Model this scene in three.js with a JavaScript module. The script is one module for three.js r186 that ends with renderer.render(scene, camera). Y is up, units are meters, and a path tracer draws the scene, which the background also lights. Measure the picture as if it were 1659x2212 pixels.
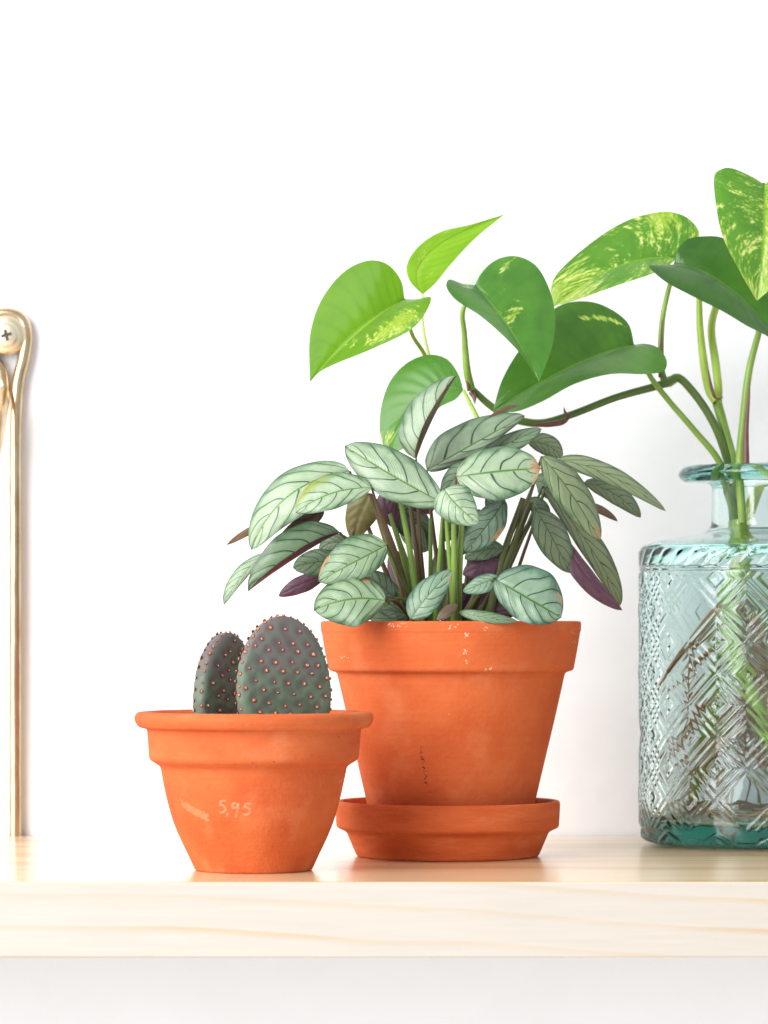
import * as THREE from 'three';
import { RoundedBoxGeometry } from 'three/addons/geometries/RoundedBoxGeometry.js';
import { mergeGeometries } from 'three/addons/utils/BufferGeometryUtils.js';
import { RectAreaLightUniformsLib } from 'three/addons/lights/RectAreaLightUniformsLib.js';

// ---------------------------------------------------------------- camera, light, exposure
const F = 8000, YH = 1340, CX = 829.5, CAMH = 0.1257, CAMZ = 2.1627;   // lens and place worked out from the ellipses of the pots
const scene = new THREE.Scene();
const camera = new THREE.PerspectiveCamera(2 * Math.atan(1106 / F) * 180 / Math.PI, 0.75, 0.1, 20);
camera.position.set(0, CAMH, CAMZ);
camera.setViewOffset(1659, 2212, 0, -(YH - 1106), 1659, 2212);
camera.focus = 1.90; camera.userData.fStop = 15;
scene.background = new THREE.Color().setRGB(0.54, 0.56, 0.60);        // the dim far side of the room
RectAreaLightUniformsLib.init();
function areaLight(name, w, h, intensity, color, pos, target) {
  const l = new THREE.RectAreaLight(new THREE.Color().setRGB(...color), intensity, w, h);
  l.name = name; l.position.set(...pos); l.lookAt(...target); scene.add(l);
}
areaLight('window_daylight', 2.3, 2.8, 7.2, [1, 0.99, 0.985], [-2.0, 1.2, 2.1], [0, 0.05, 0.1]);
areaLight('low_fill', 3.4, 1.8, 0.65, [0.95, 0.98, 1], [-0.2, -0.95, 1.5], [-0.2, 0.2, 1.1]);  // added fill light, unseen, brightens the wall under the shelf from below
const renderer = new THREE.WebGLRenderer();
renderer.toneMapping = THREE.LinearToneMapping;
renderer.toneMappingExposure = 1.25;
renderer.shadowMap.enabled = true;

// ---------------------------------------------------------------- helpers
let seed = 12345;
const rnd = () => { seed = (seed * 1664525 + 1013904223) >>> 0; return seed / 4294967296; };
const rr = (a, b) => a + (b - a) * rnd();
const clamp = (x, a = 0, b = 1) => Math.min(b, Math.max(a, x));
const lerp = (a, b, t) => a + (b - a) * t;
const smooth = (a, b, x) => { const t = clamp((x - a) / (b - a)); return t * t * (3 - 2 * t); };
const hash = (x, y, s) => { let h = Math.imul(x, 374761393) ^ Math.imul(y, 668265263) ^ Math.imul(s, 1274126177); h = Math.imul(h ^ (h >>> 13), 1274126177); return ((h ^ (h >>> 16)) >>> 0) / 4294967296; };
function noise(x, y, s = 0) {
  const xi = Math.floor(x), yi = Math.floor(y), fx = x - xi, fy = y - yi, u = fx * fx * (3 - 2 * fx), v = fy * fy * (3 - 2 * fy);
  return lerp(lerp(hash(xi, yi, s), hash(xi + 1, yi, s), u), lerp(hash(xi, yi + 1, s), hash(xi + 1, yi + 1, s), u), v);
}
const fbm = (x, y, s = 0, o = 4) => { let a = 0.5, r = 0; for (let i = 0; i < o; i++) { r += a * noise(x, y, s + i * 17); x *= 2.03; y *= 2.03; a *= 0.5; } return r; };
const V = (x, y, z) => new THREE.Vector3(x, y, z);
// a point of the place from where the lens sees it and how far off it stands
const at = (px, py, depth) => V((px - CX) / F * depth, CAMH - (py - YH) / F * depth, CAMZ - depth);

const used = {};
function numbered(n) { const k = used[n] = (used[n] ?? -1) + 1; return k ? n + '_' + String(k).padStart(3, '0') : n; }
function thing(name, label, category, pos = [0, 0, 0], extra = {}) {
  const o = new THREE.Group(); o.name = numbered(name); o.position.set(...pos); o.userData = { label, category, ...extra }; scene.add(o); return o;
}
function part(name, geo, mat, parent, label) {
  const m = new THREE.Mesh(geo, mat); m.name = name; m.castShadow = m.receiveShadow = true;
  if (label) m.userData.label = label;
  parent.add(m); return m;
}
function solo(name, geo, mat, label, category, pos = [0, 0, 0], extra = {}) {
  const m = part(numbered(name), geo, mat, scene); m.position.set(...pos); m.userData = { label, ...(category ? { category } : {}), ...extra }; return m;
}
// colour texture from f(x, y) -> [r, g, b] in sRGB 0..255
function tex(w, h, f, srgb = true) {
  const d = new Uint8Array(w * h * 4);
  for (let y = 0; y < h; y++) for (let x = 0; x < w; x++) {
    const c = f((x + 0.5) / w, (y + 0.5) / h, x, y), o = (y * w + x) * 4;
    d[o] = clamp(c[0], 0, 255); d[o + 1] = clamp(c[1], 0, 255); d[o + 2] = clamp(c[2], 0, 255); d[o + 3] = 255;
  }
  const t = new THREE.DataTexture(d, w, h); if (srgb) t.colorSpace = THREE.SRGBColorSpace;
  t.magFilter = THREE.LinearFilter; t.wrapS = t.wrapT = THREE.RepeatWrapping; t.needsUpdate = true; return t;
}
const mix3 = (a, b, t) => [lerp(a[0], b[0], t), lerp(a[1], b[1], t), lerp(a[2], b[2], t)];
const std = (o) => new THREE.MeshPhysicalMaterial(o);
function grid(nu, nv, f, wrapU = false) {   // indexed surface, f(i, j) -> [x, y, z, u, v]
  const p = [], uv = [], idx = [];
  for (let j = 0; j <= nv; j++) for (let i = 0; i <= nu; i++) { const q = f(i, j); p.push(q[0], q[1], q[2]); uv.push(q[3] ?? i / nu, q[4] ?? j / nv); }
  for (let j = 0; j < nv; j++) for (let i = 0; i < nu; i++) { const a = j * (nu + 1) + i, b = a + 1, c = a + nu + 1, d = c + 1; idx.push(a, b, d, a, d, c); }
  const g = new THREE.BufferGeometry();
  g.setAttribute('position', new THREE.Float32BufferAttribute(p, 3)); g.setAttribute('uv', new THREE.Float32BufferAttribute(uv, 2));
  g.setIndex(idx); g.computeVertexNormals();
  if (wrapU) {
    const n = g.attributes.normal, v = V();
    for (let j = 0; j <= nv; j++) { const a = j * (nu + 1), b = a + nu; v.set(n.getX(a) + n.getX(b), n.getY(a) + n.getY(b), n.getZ(a) + n.getZ(b)).normalize(); n.setXYZ(a, v.x, v.y, v.z); n.setXYZ(b, v.x, v.y, v.z); }
  }
  return g;
}
// round a profile's corners: points [r, y, bevel]
function rounded(pts) {
  const out = [];
  pts.forEach((q, i) => {
    const b = q[2] || 0;
    if (!b || i === 0 || i === pts.length - 1) { out.push([q[0], q[1]]); return; }
    const p0 = pts[i - 1], p1 = pts[i + 1], l0 = Math.hypot(p0[0] - q[0], p0[1] - q[1]), l1 = Math.hypot(p1[0] - q[0], p1[1] - q[1]), k0 = Math.min(b, l0 * 0.49) / l0, k1 = Math.min(b, l1 * 0.49) / l1;
    const a = [lerp(q[0], p0[0], k0), lerp(q[1], p0[1], k0)], c = [lerp(q[0], p1[0], k1), lerp(q[1], p1[1], k1)];
    for (let k = 0; k <= 5; k++) { const t = k / 5; out.push([(1 - t) ** 2 * a[0] + 2 * t * (1 - t) * q[0] + t * t * c[0], (1 - t) ** 2 * a[1] + 2 * t * (1 - t) * q[1] + t * t * c[1]]); }
  });
  return out;
}
// turned body; profile in metres from the base's outer centre up and down inside; u = 0.5 faces the room
function turned(profile, n = 128, wob = 0) {
  const P = [[...profile[0]]];
  for (let i = 1; i < profile.length; i++) { const a = profile[i - 1], b = profile[i], d = Math.hypot(a[0] - b[0], a[1] - b[1]), k = Math.max(1, Math.ceil(d / 0.004)); for (let s = 1; s <= k; s++) P.push([lerp(a[0], b[0], s / k), lerp(a[1], b[1], s / k)]); }
  const top = Math.max(...P.map((q) => q[1]));
  return grid(n, P.length - 1, (i, j) => {
    const ph = -Math.PI + 2 * Math.PI * i / n, w = 1 + wob * (noise(Math.cos(ph) * 2 + 5, Math.sin(ph) * 2 + P[j][1] * 30, 9) - 0.5), r = P[j][0] * w;
    return [r * Math.sin(ph), P[j][1], r * Math.cos(ph), i / n, P[j][1] / top];
  }, true);
}
function tube(pts, radii, seg = 40, rad = 10, flat = 1) {
  const c = new THREE.CatmullRomCurve3(pts, false, 'centripetal'), fr = c.computeFrenetFrames(seg, false), R = (t) => { if (!Array.isArray(radii)) return radii; const k = t * (radii.length - 1), i = Math.min(radii.length - 2, Math.floor(k)); return lerp(radii[i], radii[i + 1], k - i); };
  const P = []; for (let j = 0; j <= seg; j++) P.push(c.getPointAt(j / seg));
  const g = grid(rad, seg, (i, j) => { const a = 2 * Math.PI * i / rad, r = R(j / seg), n = fr.normals[j], b = fr.binormals[j], x = Math.cos(a) * r, y = Math.sin(a) * r * flat; return [P[j].x + n.x * x + b.x * y, P[j].y + n.y * x + b.y * y, P[j].z + n.z * x + b.z * y]; }, true);
  return g;
}

// ---------------------------------------------------------------- wall and shelf
const wallBump = tex(512, 512, (u, v) => { const n = fbm(u * 24, v * 24, 3, 5) * 200 + fbm(u * 90, v * 90, 8, 2) * 60; return [n, n, n]; }, false);
wallBump.repeat.set(6, 6); wallBump.wrapS = wallBump.wrapT = THREE.MirroredRepeatWrapping;
const wallColor = tex(512, 512, (u, v) => { const n = (fbm(u * 16, v * 16, 30, 5) - 0.5) * 7; return [240 + n, 241 + n, 244 + n]; });
wallColor.repeat.set(4, 4); wallColor.wrapS = wallColor.wrapT = THREE.MirroredRepeatWrapping;
{
  const g = new THREE.BoxGeometry(4.4, 3.2, 0.12);
  solo('wall', g, std({ map: wallColor, roughness: 0.9, bumpMap: wallBump, bumpScale: 0.0008 }), 'white painted plaster wall behind the shelf', null, [0, 0.3, -0.06], { kind: 'structure' });
}
const SHELF_D = 0.3827, SHELF_H = 0.0366;
function woodRings(x, y, s) { const w = fbm(x * 1.2, y * 3, s, 4); return w; }
const woodTop = tex(2048, 512, (u, v) => {
  const x = u * 2.4, y = v * 0.38, n = fbm(x * 1.6, y * 26, 41, 4), l = fbm(x * 4, y * 160, 44, 3), ring = 0.5 + 0.5 * Math.sin((y * 90 + n * 16));
  const dark = smooth(0.7, 1, ring) * 0.5 + smooth(0.6, 0.8, l) * 0.35;
  const c = mix3([236, 208, 164], [198, 150, 98], clamp(dark * 0.85)); const k = (fbm(x * 60, y * 600, 50, 2) - 0.5) * 16; return [c[0] + k, c[1] + k, c[2] + k];
});
const woodFront = tex(2048, 128, (u, v) => {
  const x = u * 2.4, y = v * 0.0366;
  const h = y * 55 + 1.6 * fbm(x * 5 + 3, y * 9, 61, 3) + Math.sin(x * 9 + 1) * 0.45 + x * 1.3;
  const f = h * 1.15 - Math.floor(h * 1.15), line = smooth(0.72, 0.93, f) * (1 - smooth(0.93, 1, f));
  const fade = smooth(0.36, 0.62, fbm(x * 3.1, y * 24 + 7, 66, 3));
  const c = mix3([188, 179, 167], [188, 152, 106], clamp(line * (0.2 + 0.7 * fade)));
  const k = (fbm(x * 30, y * 500, 70, 3) - 0.5) * 9; return [c[0] + k, c[1] + k, c[2] + k];
});
{
  const g = new RoundedBoxGeometry(2.4, SHELF_H, SHELF_D - 0.001, 3, 0.0012);
  const base = { roughness: 0.55, clearcoat: 0.9, clearcoatRoughness: 0.2 };
  const top = std({ ...base, map: woodTop, roughness: 0.38 }), front = std({ map: woodFront, roughness: 0.6 }), end = std({ map: woodFront, roughness: 0.7 });
  solo('wooden_shelf', g, [end, end, top, top, front, end], 'thick pale pine shelf board carrying the pots and the glass vase', 'shelf', [0, -SHELF_H / 2, SHELF_D / 2 + 0.001]);
}

// ---------------------------------------------------------------- terracotta
function clayTexture(seedN, paint) {
  const W = 1536, H = 512, cv = document.createElement('canvas'); cv.width = W; cv.height = H;
  const c = cv.getContext('2d'), im = c.createImageData(W, H);
  for (let y = 0; y < H; y++) for (let x = 0; x < W; x++) {
    const u = x / W, v = 1 - y / H;
    const n = fbm(u * 16 + 9, v * 6, seedN, 4) - 0.47, fine = hash(x, y, seedN) - 0.5, ln = fbm(u * 9, v * 130, seedN + 5, 3) - 0.47, pale = smooth(0.52, 0.8, fbm(u * 22 + 20, v * 8, seedN + 9, 5));
    let q = mix3([203, 104, 56], [189, 84, 41], clamp(0.5 + n * 1.6)); q = mix3(q, [220, 146, 112], pale * 0.22);
    const o = (y * W + x) * 4; for (let k = 0; k < 3; k++) im.data[o + k] = clamp(q[k] + fine * 6 + ln * 5, 0, 255); im.data[o + 3] = 255;
  }
  c.putImageData(im, 0, 0); paint(c, W, H);
  const t = new THREE.CanvasTexture(cv); t.colorSpace = THREE.SRGBColorSpace; t.wrapS = THREE.RepeatWrapping; return t;
}
const clayBump = tex(512, 512, (u, v) => { const n = fbm(u * 60, v * 60, 80, 3) * 150 + fbm(u * 3, v * 120, 84, 2) * 45; return [n, n, n]; }, false);
clayBump.repeat.set(3, 1);
const clay = (map) => std({ map, roughness: 0.82, bumpMap: clayBump, bumpScale: 0.0004, specularIntensity: 0.5 });
function speck(c, x, y, r, col) { c.fillStyle = col; c.beginPath(); for (let k = 0; k < 7; k++) { const a = k / 7 * 6.283, q = r * rr(0.5, 1.2); c.lineTo(x + Math.cos(a) * q, y + Math.sin(a) * q * 1.1); } c.fill(); }

const PD1 = 1.864, S1 = PD1 / F, PD2 = 1.975, S2 = PD2 / F, PD3 = 2.076, S3 = PD3 / F;
const prof = (pts, s, depth) => rounded(pts.map(([r, y, b]) => [r * s, CAMH - (y - YH) * s, (b || 0) * s]));
const X1 = (548 - CX) * S1, X2 = (974 - CX) * S2, X2s = (967 - CX) * S2, X3 = (1650 - CX) * S3;
const Z1 = CAMZ - PD1, Z2 = CAMZ - PD2, Z3 = CAMZ - PD3;
const base1 = YH + CAMH / S1, base2 = YH + CAMH / S2, base3 = YH + CAMH / S3;   // where each base stands
{
  const profile = prof([[0, base1], [125, base1, 5], [137, 1853, 20], [154, 1819, 30], [174, 1774, 30], [188, 1723, 30], [196.5, 1682, 20], [201, 1657, 4], [206, 1652, 4], [226, 1640, 8], [231, 1574, 5], [250, 1570, 7], [260, 1552, 12], [254, 1538, 8], [228, 1536, 7], [212, 1548, 8], [196, 1640, 10], [180, 1730, 20], [120, 1865, 10], [0, 1868]], S1);
  const top = Math.max(...profile.map((q) => q[1])), W = 1536, H = 512;
  const U = (px) => (0.5 + Math.asin((px - 548) / 190) / (2 * Math.PI)) * W, Y = (py) => H * (1 - (CAMH - (py - YH) * S1 * 0.985) / top);
  const map = clayTexture(101, (c) => {
    // chalk: the price and the wiped mark to its left
    c.lineCap = 'round'; c.lineJoin = 'round';
    const stroke = (pts, w, col) => { for (let i = 1; i < pts.length; i++) { const [x0, y0] = pts[i - 1], [x1, y1] = pts[i], n = Math.ceil(Math.hypot(x1 - x0, y1 - y0) * 12); for (let k = 0; k < n; k++) { const t = rnd(), x = U(lerp(x0, x1, t)) + rr(-w, w) * 0.55, y = Y(lerp(y0, y1, t)) + rr(-w, w) * 0.5; if (fbm(x * 0.35, y * 0.35, 5, 2) > 0.22) { c.fillStyle = col; c.fillRect(x, y, rr(0.8, 2), rr(0.8, 2)); } } } };
    const chalk = 'rgba(244,200,172,0.14)';
    stroke([[494, 1726], [484, 1727], [481, 1735], [490, 1737], [493, 1744], [488, 1751], [478, 1752]], 6.5, chalk);
    stroke([[497, 1752], [494, 1760]], 6.5, chalk);
    stroke([[520, 1736], [512, 1730], [507, 1736], [511, 1743], [519, 1738], [521, 1733], [518, 1750], [514, 1762]], 6.5, chalk);
    stroke([[549, 1732], [537, 1732], [535, 1740], [544, 1742], [546, 1750], [540, 1756], [530, 1755]], 6.5, chalk);
    for (let k = 0; k < 7000; k++) { const t = rnd(), q = rr(-1, 1), x = 388 + 66 * t, y = 1722 + 44 * Math.pow(t, 0.6) + q * 11, X = U(x), q2 = Y(y), e = (1 - q * q) * smooth(0, 0.2, t) * (1 - smooth(0.85, 1, t)); if (fbm(X * 0.06, q2 * 0.3, 15, 3) * (0.5 + e) > 0.34) { c.fillStyle = 'rgba(240,190,164,0.04)'; c.fillRect(X, q2, rr(1, 4), rr(0.8, 1.8)); } }
    stroke([[727, 1692], [737, 1684]], 4, 'rgba(236,190,164,0.35)');
    for (const [x, y, r] of [[521, 1648, 1.5], [590, 1642, 2], [553, 1644, 2.2], [700, 1590, 2], [715, 1580, 1.6]]) speck(c, U(x), Y(y), r, 'rgba(70,32,18,0.75)');
    for (let k = 0; k < 60; k++) speck(c, rnd() * W, rnd() * H, rr(0.5, 1.3), rnd() < 0.5 ? 'rgba(110,45,22,0.5)' : 'rgba(240,200,175,0.4)');
    for (let k = 0; k < 26; k++) speck(c, U(350 + rr(-8, 30)) - 20, Y(1588 + rr(-6, 10)), rr(1, 2.4), 'rgba(240,205,180,0.3)');
  });
  const t = thing('terracotta_pot', 'small round-bellied terracotta pot with rolled lip and chalked price, holding the cactus', 'flower pot', [X1, 0, Z1]);
  part('pot_body', turned(profile, 160, 0.012), clay(map), t);
}
const sauc = prof([[0, base2], [192, base2, 4], [197, 1846, 4], [218, 1797, 4], [224, 1793, 4], [240, 1786, 6], [243, 1736, 4], [241, 1729, 3], [229, 1729, 4], [224, 1742, 4], [186, 1828, 6], [0, 1830]], S2);
{
  const map = clayTexture(151, (c, W, H) => { for (let k = 0; k < 70; k++) speck(c, rnd() * W, rnd() * H, rr(0.5, 1.2), rnd() < 0.5 ? 'rgba(110,45,22,0.5)' : 'rgba(240,200,175,0.45)'); });
  const t = thing('plant_saucer', 'terracotta saucer under the larger pot', 'saucer', [X2s, 0, Z2]);
  part('saucer_dish', turned(sauc, 160, 0.006), clay(map), t);
}
{
  const profile = prof([[0, 1827], [160, 1827, 4], [246, 1456, 4], [249, 1452, 3], [265, 1447, 6], [274, 1398, 8], [279, 1366, 2], [280.5, 1363, 2], [281.5, 1342, 6], [262, 1341, 5], [258, 1352, 5], [232, 1460, 6], [150, 1815, 8], [0, 1816]], S2);
  const W = 1536, H = 512, lo = CAMH - (1827 - YH) * S2; profile.forEach((q) => (q[1] -= lo));
  const top = Math.max(...profile.map((q) => q[1]));
  const U = (px) => (0.5 + Math.asin((px - 974) / 275) / (2 * Math.PI)) * W, Y = (py) => H * (1 - (CAMH - (py - YH) * S2 * 0.97 - lo) / top);
  const map = clayTexture(131, (c) => {
    for (const [x, y, n, s] of [[1003, 1372, 14, 5], [1000, 1408, 10, 4], [1003, 1430, 7, 3], [1040, 1358, 8, 4], [975, 1353, 10, 12], [1044, 1450, 3, 2], [1055, 1442, 3, 2], [742, 1424, 8, 9], [860, 1350, 20, 22], [1230, 1365, 9, 6], [1235, 1385, 5, 4]])
      for (let k = 0; k < n; k++) speck(c, U(x + rr(-s, s)), Y(y + rr(-5, 5)), rr(0.5, 1.7), 'rgba(250,232,218,0.8)');
    for (let k = 0; k < 70; k++) { const q = rnd(); speck(c, U(886 + q * 10 + rr(-4, 4)), Y(1618 + q * 78 + rr(-6, 6)), rr(0.5, 1.7), 'rgba(40,24,22,0.55)'); }
    for (let k = 0; k < 90; k++) speck(c, rnd() * W, rnd() * H, rr(0.5, 1.3), rnd() < 0.6 ? 'rgba(110,45,22,0.45)' : 'rgba(246,214,190,0.5)');
  });
  const t = thing('terracotta_pot', 'larger straight-sided terracotta pot with broad rim, standing in the saucer', 'flower pot', [X2, lo, Z2]);
  part('pot_body', turned(profile, 192, 0.006), clay(map), t);
}
// soil
const soilMap = tex(256, 256, (u, v) => { const n = fbm(u * 40, v * 40, 201, 4); return mix3([34, 24, 18], [92, 70, 54], smooth(0.35, 0.75, n)); });
const soilMat = std({ map: soilMap, roughness: 0.95 });
function soil(r, x, y, z, label) {
  const g = grid(72, 26, (i, j) => { const a = 2 * Math.PI * i / 72, q = r * j / 26, px = Math.cos(a) * q, pz = Math.sin(a) * q; return [px, (fbm(px * 400 + 50, pz * 400 + 50, 210, 3) - 0.45) * 0.008 * (1 - 0.4 * j / 26), -pz, px * 12, pz * 12]; });
  solo('potting_soil', g, soilMat, label, 'soil', [x, y, z], { kind: 'stuff' });
}
soil(203 * S1, X1, CAMH - (1592 - YH) * S1, Z1, 'dark potting soil inside the small pot around the cactus pads');
soil(250 * S2, X2, CAMH - (1370 - YH) * S2, Z2, 'dark potting soil inside the larger pot under the silvery leaves');

// ---------------------------------------------------------------- prickly pear
{
  const t = thing('prickly_pear_cactus', 'dark green cactus with two oval pads and rusty bristle tufts, in the small pot', 'cactus', [X1, CAMH - (1592 - YH) * S1, Z1]);
  const areoleGeos = [0, 1, 2].map(() => {
    const gs = [], dome = new THREE.IcosahedronGeometry(1, 1); dome.scale(1.0, 0.34, 1.0);
    const colour = (g, f) => { const n = g.attributes.position, c = []; for (let i = 0; i < n.count; i++) c.push(...f(n.getY(i))); g.setAttribute('color', new THREE.Float32BufferAttribute(c, 3)); return g.index ? g.toNonIndexed() : g; };
    gs.push(colour(dome, () => [0.23, 0.065, 0.035]));
    for (let k = 0; k < 9; k++) { const c = new THREE.ConeGeometry(0.24, 0.75, 4, 1); c.translate(0, 0.34, 0); c.rotateZ(rr(-0.75, 0.75)); c.rotateX(rr(-0.75, 0.75)); c.translate(rr(-0.38, 0.38), 0.2, rr(-0.38, 0.38)); gs.push(colour(c, () => rnd() < 0.85 ? [0.90, 0.58, 0.26] : [0.50, 0.16, 0.07])); }
    return mergeGeometries(gs);
  });
  const areoleMat = std({ vertexColors: true, roughness: 0.8 });
  function pad(px, py, depth, a, b, c, yaw, tiltZ, tiltX, seedN, label, tone) {
    const s = depth / F, A = a * s, B = b * s, C = c * s, spots = [];
    const rot = new THREE.Euler(tiltX, yaw, tiltZ, 'YXZ'), q = new THREE.Quaternion().setFromEuler(rot), org = at(px, py, depth).sub(t.position);
    // rhombic rows of areoles over both faces, closer round the rim
    for (const side of [1, -1]) for (let r = -7; r <= 7; r++) for (let k = -4; k <= 4; k++) {
      const x = (k * 35 + (r & 1) * 17 + r * 4 * side + rr(-4, 4)) / a, y = (r * 22 - k * 5 * side + rr(-4, 4)) / b;
      if (x * x + y * y < 0.80 && y > -0.72) spots.push([x, y, side]);
    }
    const rim = Math.round(38 * (a + b) / 250); for (let k = 0; k < rim; k++) for (const e of [-0.35, 0.4]) { const th = (k + (e > 0 ? 0.5 : 0)) / rim * 2 * Math.PI + rr(-0.03, 0.03); if (Math.sin(th) > -0.72) spots.push([Math.cos(th), Math.sin(th), e]); }
    const surf = (x, y, side) => {   // unit disc (or rim, |side| < 1) to pad
      const r2 = x * x + y * y, th0 = Math.atan2(y, x), egg = (1 - 0.14 * y * (y > 0 ? 0.3 : 1.1)) * (1 + 0.07 * (noise(Math.cos(th0) * 1.6 + 9, Math.sin(th0) * 1.6 + seedN, 61) - 0.5));
      if (Math.abs(side) < 1) { const f = Math.pow(Math.abs(side), 1 / 0.42), k = Math.sqrt(1 - f * f); return V(x * A * egg * k, y * B * k, C * side); }
      return V(x * A * egg, y * B, C * side * Math.pow(Math.max(0, 1 - r2), 0.21));
    };
    const places = spots.map((p) => surf(...p));
    const N = 110, M = 72;
    const g = grid(N, M, (i, j) => {
      const th = 2 * Math.PI * i / N, ph = Math.PI * j / M, side = ph < Math.PI / 2 ? 1 : -1, rad = Math.sin(ph); // polar about the pad's thickness axis
      const x = Math.cos(th) * rad, y = Math.sin(th) * rad, p = surf(x, y, side); p.z = C * side * Math.pow(Math.abs(Math.cos(ph)), 0.42); return [p.x, p.y, p.z, i / N, j / M];
    }, true);
    const pos = g.attributes.position, nor = g.attributes.normal, col = [], v = V(), bump = new Float32Array(pos.count);
    for (let i = 0; i < pos.count; i++) {
      v.fromBufferAttribute(pos, i); let d = 1; for (const w of places) d = Math.min(d, v.distanceTo(w));
      bump[i] = 0.0006 * Math.exp(-((d / 0.0024) ** 2));
      const halo = Math.exp(-((d / 0.0026) ** 2)), blotch = smooth(0.42, 0.66, fbm(v.x * 160 + 40, v.y * 110 + 40, seedN, 4)), high = smooth(0.35, 0.6, v.y / B * 0.42 + fbm(v.x * 90 + 9, v.y * 60, seedN + 3, 3));
      let k = mix3([0.10, 0.17, 0.10], [0.068, 0.105, 0.065], blotch); const cork = smooth(0.68, 0.74, fbm(v.x * 130 + 70, v.y * 130 + seedN, seedN + 7, 4)); k = mix3(k, [0.3, 0.25, 0.17], cork * 0.8); k = mix3(k, [0.12, 0.082, 0.092], clamp(0.7 * halo + 0.45 * high)); col.push(k[0] * tone, k[1] * tone, k[2] * tone);
    }
    for (let i = 0; i < pos.count; i++) pos.setXYZ(i, pos.getX(i) + nor.getX(i) * bump[i], pos.getY(i) + nor.getY(i) * bump[i], pos.getZ(i) + nor.getZ(i) * bump[i]);
    g.setAttribute('color', new THREE.Float32BufferAttribute(col, 3)); g.computeVertexNormals();
    const m = part('pad', g, std({ vertexColors: true, roughness: 0.6, sheen: 0.4, sheenRoughness: 0.6, sheenColor: new THREE.Color(0.5, 0.55, 0.6) }), t, label);
    m.position.copy(org); m.quaternion.copy(q);
    const up = V(0, 1, 0);
    spots.forEach((sp, i) => {
      const w = places[i], n = V(w.x / (A * A), w.y / (B * B), w.z / (C * C) * (Math.abs(sp[2]) < 1 ? 1 : 1.6)).normalize();
      const k = part('areole', areoleGeos[i % 3], areoleMat, m), z = rr(0.00065, 0.0012); k.scale.set(z, z * rr(0.8, 1.3), z); k.position.copy(w).addScaledVector(n, -0.0002); k.quaternion.setFromUnitVectors(up, n).multiply(new THREE.Quaternion().setFromAxisAngle(up, rr(0, 6)));
    });
  }
  pad(613, 1478, 1.848, 107, 149, 27, 0.42, 0.02, -0.06, 301, 'front cactus pad, broad and greyish green', 1);
  pad(486, 1500, 1.880, 98, 136, 26, 0.98, -0.16, -0.05, 331, 'rear cactus pad, turned aside', 1);
}

// ---------------------------------------------------------------- leaves
const bez = (b, m, t, s) => { const cx = 2 * m[0] - (b[0] + t[0]) / 2, cy = 2 * m[1] - (b[1] + t[1]) / 2; return { x: (1 - s) ** 2 * b[0] + 2 * s * (1 - s) * cx + s * s * t[0], y: (1 - s) ** 2 * b[1] + 2 * s * (1 - s) * cy + s * s * t[1], dx: 2 * (1 - s) * (cx - b[0]) + 2 * s * (t[0] - cx), dy: 2 * (1 - s) * (cy - b[1]) + 2 * s * (t[1] - cy) }; };
const TONE = { pale: [[146, 164, 134], [74, 106, 72]], mid: [[126, 148, 114], [62, 94, 60]], teal: [[124, 148, 122], [54, 92, 70]], olive: [[126, 140, 102], [70, 92, 56]], dark: [[116, 138, 106], [60, 90, 58]], brown: [[112, 84, 56], [84, 62, 42]] };  // mid and dark: part leaf variation, part shade put into the colour
const undersides = [0, 1, 2].map((s) => std({ map: tex(96, 192, (u, v) => {
  const w = Math.abs(u - 0.5) * 2, n = fbm(u * 9, v * 14, 400 + s, 4), q = v * 9 - w * 1.6, ln = smooth(0.42, 0.5, Math.abs(q - Math.floor(q) - 0.5)) * 0.5;
  return mix3([[98, 62, 76], [92, 74, 56], [112, 112, 62]][s], [[66, 38, 54], [74, 60, 40], [98, 84, 44]][s], clamp(n * 1.2 - 0.2 + ln * 0.4));
}), roughness: 0.5 }));
let leafSeed = 500;
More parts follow.
